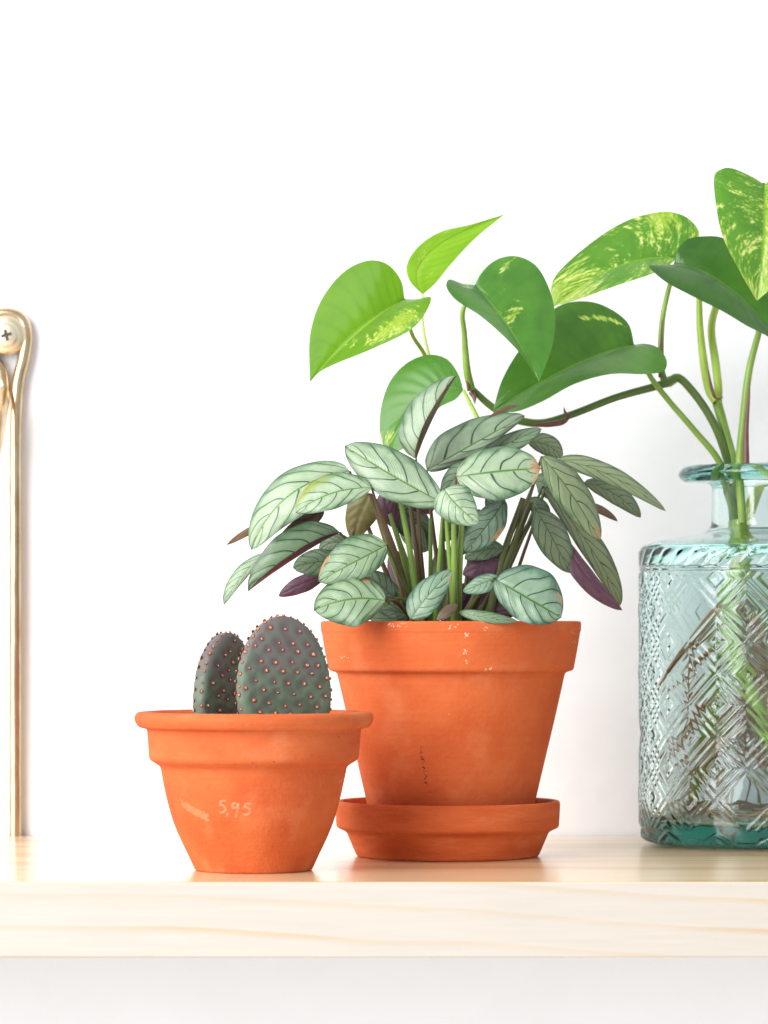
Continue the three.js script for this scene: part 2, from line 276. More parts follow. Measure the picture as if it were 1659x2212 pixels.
function silverTexture(tone, o) {
  const j = rr(0.94, 1.05), [mid, edge] = TONE[tone].map((c) => c.map((x) => x * j)), s = leafSeed++, pairs = rr(3.3, 4.5), ph = rr(-0.3, 0.3), brown = o.brown;
  return tex(160, 320, (u, v) => {
    const side = u < 0.5 ? 0 : 1, w = Math.abs(u - 0.5) * 2;
    // lateral veins leave the midrib and bend towards the tip
    const q = (v - 0.30 * Math.pow(w, 1.5) - 0.05 * w) * pairs * 1.25 + (side ? 0.45 : 0) + ph + 0.34 * (noise(u * 4, v * 6, s) - 0.5) + 0.3 * (noise(side * 7 + 0.5, v * 4, s + 1) - 0.5), dq = Math.abs(q - Math.round(q));
    const wob = fbm(u * 14, v * 22, s + 2, 3);
    const vein = (1 - smooth(0.018, 0.07, dq)) * smooth(0.02, 0.08, w) * (1 - smooth(0.80, 0.99, w)) * (0.65 + 0.5 * wob);
    const halo = (1 - smooth(0.05, 0.34, dq)) * 0.30;
    const ribbing = 0.5 + 0.5 * Math.sin(q * 6.283 * 5);
    let c = mix3(mid, edge, clamp(smooth(0.62, 1.0, w + (wob - 0.45) * 0.22) * 0.75 + halo * smooth(0.2, 0.9, w) + (fbm(u * 8, v * 16, s + 6, 4) - 0.45) * 0.5));
    c = mix3(c, [c[0] * 0.94, c[1] * 0.96, c[2] * 0.94], ribbing * 0.3);
    c = mix3(c, [edge[0] * 0.34, edge[1] * 0.46, edge[2] * 0.42], clamp(vein) * 0.92);
    c = mix3(c, [edge[0] * 0.62, edge[1] * 0.68, edge[2] * 0.66], smooth(0.93, 1, w) * 0.7);
    c = mix3(c, [edge[0] * 0.72 + 20, edge[1] * 0.95 + 12, edge[2] * 0.55], 1 - smooth(0.018, 0.05, w));
    if (o.yellow && !side === (o.yellow < 0)) c = mix3(c, [138, 142, 40], smooth(0.45, 0.95, w + (wob - 0.4) * 0.4) * smooth(0.35, 0.7, v) * 0.8);
    if (brown) { const [bu, bv, br, su = 1.5] = brown, d = Math.hypot((u - bu) * su, (v - bv) * 0.75) + (fbm(u * 20, v * 20, s + 4, 4) - 0.45) * 0.2; c = mix3(c, mix3([180, 146, 106], [142, 94, 56], fbm(u * 30, v * 30, s + 8, 2)), 1 - smooth(br * 0.75, br, d)); }
    return c;
  });
}
const PD = PD2;
const silverBump = tex(128, 256, (u, v) => { const w = Math.abs(u - 0.5) * 2, q = (v - 0.30 * Math.pow(w, 1.5) - 0.05 * w) * 5, n = 120 + 40 * Math.sin(q * 6.283 * 6) + 70 * (fbm(u * 30, v * 50, 990, 3) - 0.45) - 60 * (1 - smooth(0, 0.05, w)); return [n, n, n]; }, false);
function leafSheet(o, flipSign) {
  const { b, m, t } = o, [wl, wr] = o.w, z0 = o.z ?? 0, kx = o.kx ?? 0, ky = o.ky ?? 0.5, nT = 34, nU = 16, p0 = o.p ?? 0.92, q0 = o.q ?? 0.62, L = Math.hypot(t[0] - b[0], t[1] - b[1]), s = o.seed;
  const pt = (ti, u) => {
    const e = bez(b, m, t, ti), l = Math.hypot(e.dx, e.dy) || 1, nx = e.dy / l, ny = -e.dx / l, a = Math.abs(u);
    let pr = Math.pow(Math.max(0, Math.sin(Math.PI * Math.pow(ti, p0))), q0); if (ti > 0.93) pr = Math.min(pr, 0.03 + (1 - ti) * 6); pr *= 1 + 0.035 * Math.sin(ti * 17 + s + (u < 0 ? 0 : 2)) * (1 - ti);
    const w = (u < 0 ? wl : -wr) * a * pr, x = e.x + nx * w, y = e.y + ny * w, ez = (u < 0 ? o.zl : o.zr) ?? 0;
    const W = Math.max(Math.abs(wl), Math.abs(wr));
    let Z = ky * (y - b[1]) + kx * (x - b[0]) + ez * a * pr + (o.cup ?? -0.22) * W * a * a * pr + (o.arch ?? 0.10) * L * 4 * ti * (1 - ti);
    Z += W * (o.wave ?? 0.09) * a * a * Math.sin(ti * 11 + s * 1.7 + (u < 0 ? 1.5 : 0)) + W * 0.07 * Math.exp(-((u / 0.12) ** 2)) * -1;
    // lateral corrugation, lifted between the veins
    const q = (ti - 0.30 * Math.pow(a, 1.5) - 0.05 * a) * 5 + (u < 0 ? 0 : 0.45); Z += W * 0.022 * Math.sin(q * 6.283) * smooth(0, 0.3, a) * (1 - a * 0.6);
    return at(x, y, (o.depth ?? PD) - z0 - Z * S2);
  };
  const P = []; for (let j = 0; j <= nT; j++) for (let i = 0; i <= nU; i++) P.push(pt(j / nT, -1 + 2 * i / nU));
  return { P, nT, nU };
}
function leafParts(o, plant, matTop, matUnder, label) {
  const { P, nT, nU } = leafSheet(o), org = P[0].clone();
  const build = (Q, rev) => {
    const g = grid(nU, nT, (i, j) => { const q = Q[j * (nU + 1) + i]; return [q.x - org.x, q.y - org.y, q.z - org.z, i / nU, j / nT]; });
    if (rev) { const ix = g.index.array; for (let i = 0; i < ix.length; i += 3) { const k = ix[i + 1]; ix[i + 1] = ix[i + 2]; ix[i + 2] = k; } g.computeVertexNormals(); }
    return g;
  };
  let g = build(P, false);
  // the side that the plan (left of travel to the right) shows is the top unless the leaf is turned over
  const area = (() => { let a = 0; const n = nU + 1; for (const [w, sgn] of [[o.w[0], 1], [o.w[1], 1]]) a += w * sgn; return a; })();
  const rev = (o.flip ? 1 : 0) ^ 0;
  g = build(P, !!rev);
  const nrm = g.attributes.normal, th = 0.00022, Q = P.map((p, k) => { const u = -1 + 2 * (k % (nU + 1)) / nU; return p.clone().addScaledVector(V(nrm.getX(k), nrm.getY(k), nrm.getZ(k)), -th * (1.03 - u * u)); });
  const gu = build(Q, !rev);
  const mesh = part('leaf', g, matTop, plant, label); mesh.position.copy(org).sub(plant.position);
  const un = part('leaf_underside', gu, matUnder, mesh);
  return mesh;
}
const calathea = thing('prayer_plant', 'bushy foliage plant with silvery green dark-veined leaves and purple undersides in the larger pot', 'potted plant', [X2, CAMH - (1370 - YH) * S2, Z2]);
const stemTex = [[[110, 94, 58], [80, 56, 46]], [[124, 154, 66], [96, 126, 52]], [[96, 108, 54], [66, 72, 40]]].map((c, k) => std({ map: tex(32, 128, (u, v) => mix3(c[0], c[1], fbm(u * 6, v * 9, 700 + k, 3))), roughness: 0.5 }));
function stem(px, radii, mat, plant, name = 'stem', seg = 30) { const org = px[0].clone(); const m = part(name, tube(px.map((p) => p.clone().sub(org)), radii, seg, 9), mat, plant); m.position.copy(org).sub(plant.position); return m; }
let ls = 0;
function sleaf(tone, b, m, t, w, z, o = {}) {
  const spec = { b, m, t, w, z, seed: ++ls * 1.3, ...o };
  const top = std({ map: silverTexture(tone, o), roughness: 0.34, specularIntensity: 1, bumpMap: silverBump, bumpScale: 0.00025 });
  leafParts(spec, calathea, top, undersides[o.under ?? 0], o.label);
  if (o.noStem) return;
  // petiole from the leaf's foot down to the soil
  const a = at(b[0], b[1], PD - z + 0.0012), foot = at(o.foot ?? lerp(955, b[0], 0.28) + rr(-22, 22), 1375, PD - clamp(z * 0.5, -0.02, 0.03) + rr(-0.01, 0.01)), k = at(lerp(b[0], t[0], 0.1), lerp(b[1], t[1], 0.1), PD - z - 0.0005);
  const mid = a.clone().lerp(foot, 0.35).add(V((a.x - foot.x) * 0.10, 0.006, 0));
  stem([a, mid, a.clone().lerp(foot, 0.7), foot], [0.0006, 0.0011, 0.0014, 0.002], stemTex[o.st ?? (ls % 3)], calathea);
}
// back to front
sleaf('dark', [830, 1062], [880, 1112], [936, 1176], [36, 42], -0.012, { kx: -0.5, ky: -0.2 });
sleaf('olive', [1140, 956], [1182, 962], [1213, 990], [24, 22], -0.02, { kx: -0.5, ky: 0.2, noStem: 1 });
sleaf('brown', [1056, 902], [1090, 884], [1121, 876], [5, 5], 0.004, { noStem: 1, under: 1 });
sleaf('brown', [1250, 1084], [1296, 1102], [1334, 1126], [10, 8], -0.02, { noStem: 1, under: 0 });
sleaf('brown', [592, 1120], [535, 1148], [490, 1177], [9, 7], 0.0, { noStem: 1, under: 1 });
sleaf('dark', [1155, 1040], [1185, 1050], [1222, 1090], [26, 26], 0.0, { kx: -0.4 });
sleaf('dark', [1262, 1042], [1328, 1068], [1384, 1118], [24, 20], 0.0, { kx: -0.9, ky: -0.3, noStem: 1 });
sleaf('olive', [1205, 994], [1320, 1028], [1438, 1104], [22, 20], 0.012, { kx: -0.35, ky: 0.55, p: 0.7, label: 'long olive leaf reaching right towards the vase' });
sleaf('mid', [700, 1098], [660, 1128], [607, 1156], [18, 18], 0.018, { flip: 1, under: 1, noStem: 1 });
sleaf('mid', [800, 1066], [776, 1118], [764, 1168], [36, 34], 0.022, { flip: 1, under: 2, kx: 0.1, ky: -0.1, p: 0.6 });
sleaf('mid', [1000, 1000], [1095, 958], [1170, 926], [20, 24], 0.0, { ky: 0.7, noStem: 1 });
sleaf('pale', [922, 1016], [1018, 962], [1134, 898], [54, 22], 0.012, { ky: 0.6, p: 0.8, cup: -0.3 });
sleaf('pale', [899, 992], [932, 910], [985, 812], [62, -12], 0.026, { ky: 0.25, kx: 0.2, zr: 40, under: 1, p: 0.82, st: 0 });
sleaf('dark', [1020, 1000], [985, 1030], [955, 1072], [24, 24], 0.018, { ky: 0.6 });
sleaf('dark', [1088, 1186], [1045, 1188], [1004, 1208], [22, 22], 0.028, { ky: 0.4 });
sleaf('dark', [1080, 1208], [1040, 1222], [1000, 1242], [26, 24], 0.026, { flip: 1, under: 0, noStem: 1, ky: 0.2 });
sleaf('teal', [1088, 1084], [1048, 1140], [1004, 1192], [36, 34], 0.034, { ky: 0.3, brown: [0.06, 0.45, 0.13], label: 'greyish leaf with a dried brown edge' });
sleaf('pale', [756, 1018], [622, 1072], [543, 1188], [52, 46], 0.022, { kx: 0.35, ky: 0.45, p: 0.82, arch: 0.16 });
sleaf('pale', [575, 1196], [520, 1248], [484, 1306], [10, 20], 0.03, { noStem: 1, kx: 0.3, under: 0 });
sleaf('dark', [700, 1246], [652, 1262], [602, 1288], [19, 19], 0.02, { flip: 1, under: 0, noStem: 1, ky: 0.1 });
sleaf('dark', [734, 1150], [640, 1204], [536, 1277], [-12, 62], 0.038, { ky: 0.0, kx: -0.25, zl: 46, p: 0.9, st: 0 });
sleaf('mid', [745, 1212], [684, 1214], [633, 1227], [30, 28], 0.034, { ky: 0.5 });
sleaf('olive', [1172, 1050], [1280, 1190], [1340, 1308], [30, 22], 0.012, { kx: -0.8, ky: 0.0, st: 2 });
sleaf('dark', [1222, 1165], [1268, 1244], [1344, 1318], [16, 26], 0.006, { flip: 1, under: 0, noStem: 1, kx: -0.2, ky: 0.1, label: 'purple underside of a drooping leaf' });
sleaf('dark', [1158, 1100], [1192, 1160], [1232, 1238], [36, 36], 0.03, { kx: -0.9, ky: -0.15, st: 2, foot: 1010, p: 0.95 });
sleaf('olive', [1170, 986], [1232, 1064], [1296, 1168], [38, 36], 0.04, { kx: -0.6, ky: 0.3, p: 0.95, brown: [0.35, 0.98, 0.09, 0.35], st: 2, label: 'drooping olive leaf with an orange dried tip' });
sleaf('pale', [985, 1030], [1078, 1018], [1168, 1012], [54, 62], 0.046, { ky: 0.6, p: 0.95, q: 0.5, brown: [0.5, 1.02, 0.11, 0.12], label: 'broad pale leaf with a dried tan tip' });
sleaf('pale', [803, 1054], [716, 1066], [639, 1108], [34, 42], 0.056, { ky: 0.5, kx: 0.1, yellow: 1, p: 0.95, st: 0, label: 'leaf with a yellowing edge' });
sleaf('pale', [957, 1087], [846, 1026], [745, 963], [50, 54], 0.058, { ky: 0.55, kx: 0.08, p: 0.95, q: 0.6, st: 1 });
sleaf('pale', [960, 1056], [988, 1092], [1034, 1130], [44, 44], 0.066, { ky: 0.4, p: 0.7, zr: -14, st: 1, foot: 984 });
sleaf('dark', [850, 1292], [820, 1262], [784, 1238], [28, 26], 0.044, { ky: 0.3 });
sleaf('mid', [836, 1178], [770, 1212], [688, 1256], [40, 54], 0.056, { ky: 0.4, kx: 0.05, brown: [0.95, 0.85, 0.09], p: 0.9, label: 'green leaf darkened for shade, with a browned edge' });
sleaf('dark', [990, 1322], [1050, 1334], [1118, 1342], [14, 12], 0.062, { ky: 0.5, noStem: 1, brown: [0.4, 0.95, 0.1] });
sleaf('dark', [988, 1306], [965, 1322], [944, 1340], [12, 12], 0.064, { flip: 1, under: 1, noStem: 1 });
sleaf('teal', [1076, 1247], [1042, 1260], [1000, 1278], [22, 18], 0.062, { ky: 0.5, noStem: 1 });
sleaf('teal', [889, 1338], [922, 1290], [976, 1232], [34, 32], 0.066, { ky: 0.35, kx: 0.15, st: 1, p: 0.9, foot: 890, brown: [0.85, 0.9, 0.07] });
sleaf('teal', [1068, 1250], [1146, 1296], [1212, 1334], [72, 50], 0.070, { ky: 0.5, kx: -0.1, p: 0.92, q: 0.6, brown: [0.1, 0.82, 0.08], st: 2, label: 'rounded leaf hanging over the rim with tan specks' });
sleaf('mid', [833, 1298], [757, 1294], [678, 1318], [60, 52], 0.068, { ky: 0.5, kx: 0.05, p: 0.95, q: 0.6, brown: [0.93, 0.35, 0.08], st: 0, label: 'rounded leaf drooping over the left of the rim' });
for (const [b, m, t, w, z, o] of [
  [[925, 1190], [890, 1150], [872, 1100], [26, 24], -0.02, { kx: 0.3 }], [[960, 1170], [985, 1120], [1010, 1076], [24, 26], -0.015, { kx: -0.2 }], [[1010, 1250], [1050, 1225], [1100, 1200], [20, 22], -0.005, {}], [[870, 1310], [838, 1280], [800, 1252], [26, 24], 0.01, {}],
  [[940, 1300], [905, 1270], [880, 1230], [24, 22], -0.01, { kx: 0.2 }], [[1030, 1320], [1085, 1300], [1130, 1262], [24, 20], 0.01, {}], [[985, 1330], [1000, 1290], [1030, 1258], [24, 22], 0.0, { flip: 1 }], [[900, 1330], [862, 1322], [822, 1318], [20, 18], 0.03, {}], [[1040, 1335], [1080, 1322], [1126, 1322], [16, 18], 0.02, { flip: 1 }],
  [[1090, 1130], [1070, 1090], [1062, 1050], [22, 24], 0.0, {}], [[858, 1140], [836, 1095], [832, 1060], [22, 22], -0.005, { flip: 1 }], [[760, 1180], [722, 1172], [690, 1190], [20, 20], 0.02, {}], [[1140, 1080], [1166, 1096], [1186, 1126], [18, 20], 0.01, {}],
  [[905, 1345], [876, 1262], [846, 1186], [34, 34], -0.028, { flip: 1 }], [[960, 1345], [962, 1262], [950, 1180], [34, 34], -0.032, {}], [[1020, 1345], [1042, 1262], [1052, 1190], [36, 34], -0.028, { flip: 1 }], [[880, 1345], [820, 1322], [772, 1276], [26, 30], 0.0, {}], [[1050, 1345], [1092, 1300], [1120, 1236], [28, 26], -0.02, { flip: 1 }], [[930, 1110], [905, 1080], [868, 1064], [26, 28], 0.0, { flip: 1 }], [[985, 1200], [1012, 1150], [1036, 1100], [28, 28], -0.02, {}]]) sleaf('dark', b, m, t, w, z, { noStem: 1, under: 0, ky: 0.05, ...o });
// more leaf stalks rising from the middle
for (const [x0, y0, x1, dz, st, w] of [[800, 1068, 888, 0.03, 0, 1.5], [820, 1100, 896, 0.035, 0, 1.3], [842, 1110, 902, 0.03, 1, 1.3], [864, 1076, 906, 0.04, 1, 1.6], [886, 1084, 912, 0.02, 0, 1.4], [930, 1120, 930, 0.02, 1, 1.2], [955, 1130, 962, 0.01, 2, 1.3], [980, 1128, 982, 0.055, 1, 1.7], [998, 1130, 988, 0.05, 1, 1.7], [1130, 1076, 1050, 0.03, 2, 1.8], [1148, 1085, 1062, 0.025, 2, 1.4], [1160, 1100, 1040, 0.022, 2, 1.3], [1150, 1140, 1090, 0.01, 0, 1.0], [905, 1150, 920, 0.0, 0, 1.3], [1020, 1150, 1000, 0.0, 2, 1.2]])
  { const d = PD - dz, a = at(x0, y0, d), c = at(x1, 1375, d + dz * 0.3); stem([a, a.clone().lerp(c, 0.5).add(V((c.x - a.x) * 0.14, 0, 0)), c], [w * 0.0008, w * 0.00105, w * 0.0013], stemTex[st], calathea); }

// ---------------------------------------------------------------- pothos
function spline(pts, n) { const c = new THREE.CatmullRomCurve3(pts.map(([x, y]) => V(x, y, 0)), false, 'centripetal'); return Array.from({ length: n + 1 }, (_, i) => c.getPoint(i / n)); }
function pothosTexture(base, dark, varieg, o = {}) {
  const s = leafSeed++;
  return tex(256, 256, (u, v) => {
    const w = Math.abs(u - 0.5) * 2, side = u < 0.5 ? 0 : 1, q = (v - 0.18 * w) * 11, n = fbm(u * 5, v * 7, s, 4);
    let c = mix3(base, dark, clamp((n - 0.3) * 1.2));
    const ln = Math.abs(q - Math.round(q)); c = mix3(c, [c[0] * 0.88, c[1] * 0.9, c[2] * 0.88], (1 - smooth(0.03, 0.2, ln)) * 0.3);
    // cream streaks follow the side veins
    const vv = v - 0.30 * w, patch = fbm(w * 1.6 + side * 9 + 3, vv * 5, s + 3, 3), st = fbm(w * 4 + side * 5, vv * 46, s + 5, 4), sp = fbm(w * 26 + side * 40, vv * 110, s + 7, 3);
    const k = smooth(0.565, 0.715, patch * 0.42 + st * 0.42 + sp * 0.32 + (varieg - 0.55) * 0.42 + (o.bias ? o.bias(u, v, w, vv) : 0));
    c = mix3(c, mix3([150, 180, 52], [222, 224, 150], smooth(0.44, 0.66, sp * 0.5 + st * 0.5)), k * 0.9);
    c = mix3(c, [base[0] * 1.25 + 12, base[1] * 1.12 + 8, base[2] * 1.2 + 8], (1 - smooth(0.012, 0.035, w)) * 0.8);
    return c;
  });
}
function heart(plant, spec, map, label) {
  const { L, R, m, depth, kx = 0, ky = 0.3, fold = 0.2, arch = 0.1 } = spec, N = 40, K = 12, b = L[0], t = L[L.length - 1], s = depth / F;
  const sl = spline(L, N), sr = spline(R, N), size = Math.hypot(t[0] - b[0], t[1] - b[1]);
  const org = at(b[0], b[1], depth), rows = [];
  for (let j = 0; j <= N; j++) {
    const e = bez(b, m, t, Math.pow(j / N, 1.25)), row = [];
    for (let i = -K; i <= K; i++) {
      const a = Math.abs(i) / K, E = i < 0 ? sl[j] : sr[j], x = lerp(e.x, E.x, a), y = lerp(e.y, E.y, a), d = Math.hypot(x - e.x, y - e.y), tj = j / N;
      const f = (i < 0 ? spec.fl : spec.fr) ?? fold;
      let Z = ky * (y - b[1]) + kx * (x - b[0]) + f * d - 0.0016 * d * d + arch * size * 4 * tj * (1 - tj) * 0.6;
      Z += 0.5 * Math.sin((tj - 0.18 * a) * 11 * 6.283) * smooth(0, 0.3, a) * (1 - a) + 1.4 * a * Math.sin(tj * 15 + (i < 0 ? 0 : 2)) - 2.2 * Math.exp(-((a / 0.06) ** 2));
      const p = at(x, y, depth - Z * s); row.push([p.x - org.x, p.y - org.y, p.z - org.z, 0.5 + i / K / 2, tj]);
    }
    rows.push(row);
  }
  const g = grid(2 * K, N, (i, j) => rows[j][i]);
  const th = 0.00018, nrm = g.attributes.normal, pos = g.attributes.position;
  const mat = std({ map, roughness: 1, clearcoat: spec.coat ?? 0.9, clearcoatRoughness: 0.2, transmission: spec.through ?? 0.4, thickness: 0, specularIntensity: 0.4 });
  const mesh = part('leaf', g, mat, plant, label); mesh.position.copy(org).sub(plant.position); return mesh;
}
const stemMat = (a, b, k) => std({ map: tex(32, 128, (u, v) => mix3(a, b, clamp(fbm(u * 5, v * 10, 800 + k, 4) * 1.4 - 0.2))), roughness: 0.42 });
const vineDark = stemMat([98, 124, 54], [76, 98, 42], 1), vineGreen = stemMat([132, 162, 66], [104, 138, 52], 2), vineLime = stemMat([158, 182, 66], [128, 160, 52], 3), vinePale = stemMat([196, 206, 128], [170, 188, 96], 4), sheathBrown = stemMat([112, 74, 60], [84, 52, 44], 5), rootMat = stemMat([176, 138, 84], [134, 96, 54], 6);
const px = (list, d0, d1 = d0) => list.map(([x, y, d], i) => at(x, y, d ?? lerp(d0, d1, i / (list.length - 1))));
const R = (d) => d * S3;
const cutA = thing('pothos_cutting', 'long pothos vine cutting leaning left out of the vase, with heart-shaped leaves', 'plant cutting', [X3, 0.02, Z3], { group: undefined });
const cutB = thing('pothos_cutting', 'forked pothos cutting with the variegated leaf at the top right, standing in the vase', 'plant cutting', [X3, 0.02, Z3]);
const cutC = thing('pothos_cutting', 'pothos cutting with a brown-sheathed stalk and a large dark leaf above the vase mouth', 'plant cutting', [X3, 0.02, Z3]);
for (const c of [cutA, cutB, cutC]) delete c.userData.group;
{
  // leaves of the long vine
  heart(cutA, { depth: 2.135, L: [[913, 637], [885, 607], [878, 576], [899, 537], [948, 502], [1019, 484], [1092, 462]], R: [[913, 637], [938, 615], [976, 569], [1029, 513], [1092, 462]], m: [928, 548], kx: -0.12, ky: 0.05, fold: 0.15, through: 0.45, coat: 0.4 }, pothosTexture([130, 178, 36], [110, 160, 28], 0.3), 'small lime leaf close to the wall');
  heart(cutA, { depth: 2.055, L: [[874, 646], [899, 646], [931, 642], [924, 667], [892, 709], [808, 752], [695, 801], [669, 826]], R: [[874, 646], [867, 607], [839, 572], [801, 562], [748, 583], [695, 646], [670, 720], [669, 826]], m: [768, 722], kx: 0.12, ky: 0.05, fl: 0.75, fr: 0.05, through: 0.5, coat: 0.35 }, pothosTexture([96, 146, 4], [84, 132, 4], 0.24, { bias: (u, v) => u < 0.5 ? 0.36 * Math.exp(-(((v - 0.52) / 0.15) ** 2) - (((0.5 - u) * 2 - 0.6) / 0.4) ** 2) : -0.03 }), 'lime leaf furthest left with a cream patch');
  heart(cutA, { depth: 2.04, L: [[1001, 843], [985, 862], [950, 880], [910, 930], [870, 970], [833, 985]], R: [[1001, 843], [990, 808], [966, 776], [931, 766], [885, 780], [846, 818], [825, 871], [820, 931], [833, 985]], m: [910, 862], kx: 0.25, ky: 0.4, fold: 0.1 }, pothosTexture([82, 136, 46], [64, 118, 38], 0.25, { bias: (u, v) => u > 0.5 ? 0.3 * Math.exp(-(((v - 0.9) / 0.07) ** 2)) : 0 }), 'green leaf behind the upright silvery leaf');
  heart(cutA, { depth: 2.06, L: [[1462, 558], [1440, 578], [1414, 590], [1332, 617], [1249, 647], [1196, 662]], R: [[1462, 558], [1505, 525], [1510, 500], [1483, 469], [1444, 457], [1417, 459], [1365, 472], [1299, 508], [1206, 588], [1190, 620], [1196, 662]], m: [1330, 578], kx: 0.1, ky: 0.5, fl: 0.6, fr: 0.05 }, pothosTexture([88, 142, 30], [66, 120, 26], 0.68, { bias: (u, v, w) => 0.17 * smooth(0.62, 0.9, v) + 0.14 * smooth(0.55, 0.9, w) * smooth(0.5, 0.6, u) * (1 - smooth(0.45, 0.6, v)) }), 'variegated cream-splashed leaf of the vine');
  heart(cutA, { depth: 2.035, L: [[1370, 745], [1388, 742], [1420, 750], [1440, 778], [1436, 800], [1400, 808], [1320, 808], [1240, 830], [1170, 868], [1110, 890], [1065, 886]], R: [[1370, 745], [1358, 700], [1320, 668], [1270, 651], [1205, 662], [1130, 745], [1085, 820], [1065, 886]], m: [1240, 790], kx: 0.05, ky: 0.4, fl: 0.7, fr: 0.05, through: 0.38 }, pothosTexture([64, 114, 18], [44, 88, 16], 0.2, { bias: (u, v, w, vv) => u > 0.5 ? 0.30 * Math.exp(-(((w - 0.74 + 0.25 * (v - 0.3)) / 0.07) ** 2)) * smooth(0.1, 0.2, v) * (1 - smooth(0.42, 0.56, v)) : 0 }), 'large dark green leaf in the middle of the vine');
  heart(cutA, { depth: 2.0, L: [[1026, 616], [1040, 590], [1071, 562], [1113, 553], [1156, 572], [1187, 625], [1200, 688], [1191, 755], [1164, 826]].map((q) => q), R: [[1026, 616], [1001, 613], [969, 604], [964, 618], [983, 646], [1036, 681], [1089, 727], [1131, 773], [1164, 826]], m: [1098, 706], kx: -0.05, ky: 0.45, fr: 0.7, fl: 0.02 }, pothosTexture([78, 136, 38], [52, 106, 30], 0.3, { bias: (u, v) => (u < 0.5 ? 0.24 * Math.exp(-(((v - 0.33) / 0.06) ** 2)) * smooth(0.25, 0.6, 1 - u * 2) + 0.24 * Math.exp(-(((v - 0.55) / 0.06) ** 2)) * (1 - smooth(0.3, 0.6, 1 - u * 2)) : 0) }), 'green leaf with cream flecks in front of the vine');
  // stem: out of the mouth, over the node and down to the left
  stem(px([[1585, 1130], [1578, 1050], [1572, 999], [1543, 917], [1496, 845], [1463, 815], [1444, 825], [1414, 835], [1332, 858], [1230, 897], [1167, 914], [1110, 905], [1064, 880], [1030, 850], [1018, 838]], 2.076, 2.03), [R(9), R(9), R(9), R(9), R(8), R(8), R(9), R(7)], vineDark, cutA, 'stem', 90);
  stem(px([[1018, 840], [1009, 800], [1003, 720], [1000, 672], [1026, 618]], 2.03, 2.004), [R(9), R(8), R(6), R(5), R(3)], vineGreen, cutA, 'leaf_stalk');
  stem(px([[1034, 908], [1016, 872], [1001, 843]], 2.035, 2.04), [R(5), R(4.5), R(3.5)], vineLime, cutA, 'leaf_stalk', 12);
  stem(px([[950, 850, 2.085], [917, 766, 2.08], [890, 722, 2.07], [874, 646, 2.056]], 2.08), [R(5), R(5), R(4.5), R(3)], vineLime, cutA, 'leaf_stalk', 20);
  stem(px([[950, 850], [927, 770], [913, 700], [913, 637]], 2.1, 2.135), [R(4.5), R(4), R(4), R(3)], vinePale, cutA, 'leaf_stalk', 20);
  stem(px([[1436, 826], [1429, 800], [1431, 690], [1449, 607], [1462, 558]], 2.06, 2.06), [R(8), R(7), R(6), R(5.5), R(3)], vineGreen, cutA, 'leaf_stalk');
  stem(px([[1590, 1120], [1555, 1000], [1500, 930], [1440, 860], [1404, 812], [1370, 745]], 2.066, 2.036), [R(8), R(8), R(7), R(6.5), R(6), R(3)], vineGreen, cutA, 'leaf_stalk');
  stem(px([[1232, 892], [1222, 908], [1190, 916], [1150, 919]], 2.036, 2.034), [R(2), R(7), R(6), R(2)], sheathBrown, cutA, 'leaf_sheath', 14);
  stem(px([[1232, 900], [1222, 893], [1218, 880]], 2.034, 2.034), [R(4), R(3.5), R(0.8)], sheathBrown, cutA, 'leaf_sheath', 8);
  stem(px([[1462, 816], [1446, 824], [1430, 830]], 2.062, 2.06), [R(9), R(12), R(9)], vineLime, cutA, 'node', 10);
  stem(px([[1430, 690], [1427, 760], [1426, 815]], 2.056, 2.056), [R(1), R(3), R(4)], sheathBrown, cutA, 'leaf_sheath', 10);
  stem(px([[998, 690], [1004, 770], [1012, 845]], 2.022, 2.026), [R(1.2), R(2.2), R(3)], sheathBrown, cutA, 'leaf_sheath', 12);
  stem(px([[1018, 848], [1024, 858], [1026, 872]], 2.03, 2.026), [R(6), R(5), R(1)], sheathBrown, cutA, 'leaf_sheath', 8);
  // forked cutting
  heart(cutB, { depth: 2.02, L: [[1650, 397], [1690, 375], [1740, 400], [1745, 470], [1715, 560], [1680, 610], [1635, 650]], R: [[1650, 397], [1622, 380], [1572, 362], [1546, 373], [1542, 387], [1546, 440], [1559, 505], [1595, 581], [1635, 650]], m: [1650, 510], kx: -0.1, ky: 0.35, fl: 0.3, fr: 0.3 }, pothosTexture([90, 146, 34], [64, 120, 28], 0.66, { bias: (u, v) => u < 0.5 ? 0.16 : 0.1 * smooth(0.55, 0.85, v) }), 'cream-marbled leaf at the top of the cutting');
  stem(px([[1596, 1130], [1585, 1003], [1566, 930], [1548, 866]], 2.07, 2.07), [R(10), R(10), R(10), R(11)], vineGreen, cutB);
  stem(px([[1548, 868], [1533, 845], [1513, 720], [1510, 600]], 2.066, 2.075), [R(10), R(9), R(7.5), R(6)], vineLime, cutB, 'leaf_stalk');
  stem(px([[1551, 870], [1552, 840], [1546, 785, 2.075], [1537, 705, 2.085], [1555, 640, 2.095], [1612, 500, 2.09], [1650, 397, 2.022]], 2.07, 2.03), [R(9), R(9), R(8.5), R(8), R(7), R(5), R(3)], vineLime, cutB, 'leaf_stalk', 44);
  stem(px([[1562, 858], [1548, 862], [1538, 840], [1530, 800]], 2.058, 2.058), [R(1), R(4), R(3), R(1)], sheathBrown, cutB, 'leaf_sheath', 12);
  // brown-sheathed cutting
  heart(cutC, { depth: 2.045, L: [[1459, 570], [1464, 541], [1483, 518], [1523, 510], [1565, 515], [1620, 560], [1680, 640], [1710, 740], [1715, 770]], R: [[1459, 570], [1430, 574], [1401, 573], [1431, 604], [1490, 637], [1562, 673], [1612, 703], [1660, 728], [1715, 770]], m: [1575, 622], kx: -0.1, ky: 0.4, fr: 0.75, fl: 0.05, through: 0.36 }, pothosTexture([58, 106, 26], [40, 82, 20], 0.16), 'large dark leaf above the vase mouth');
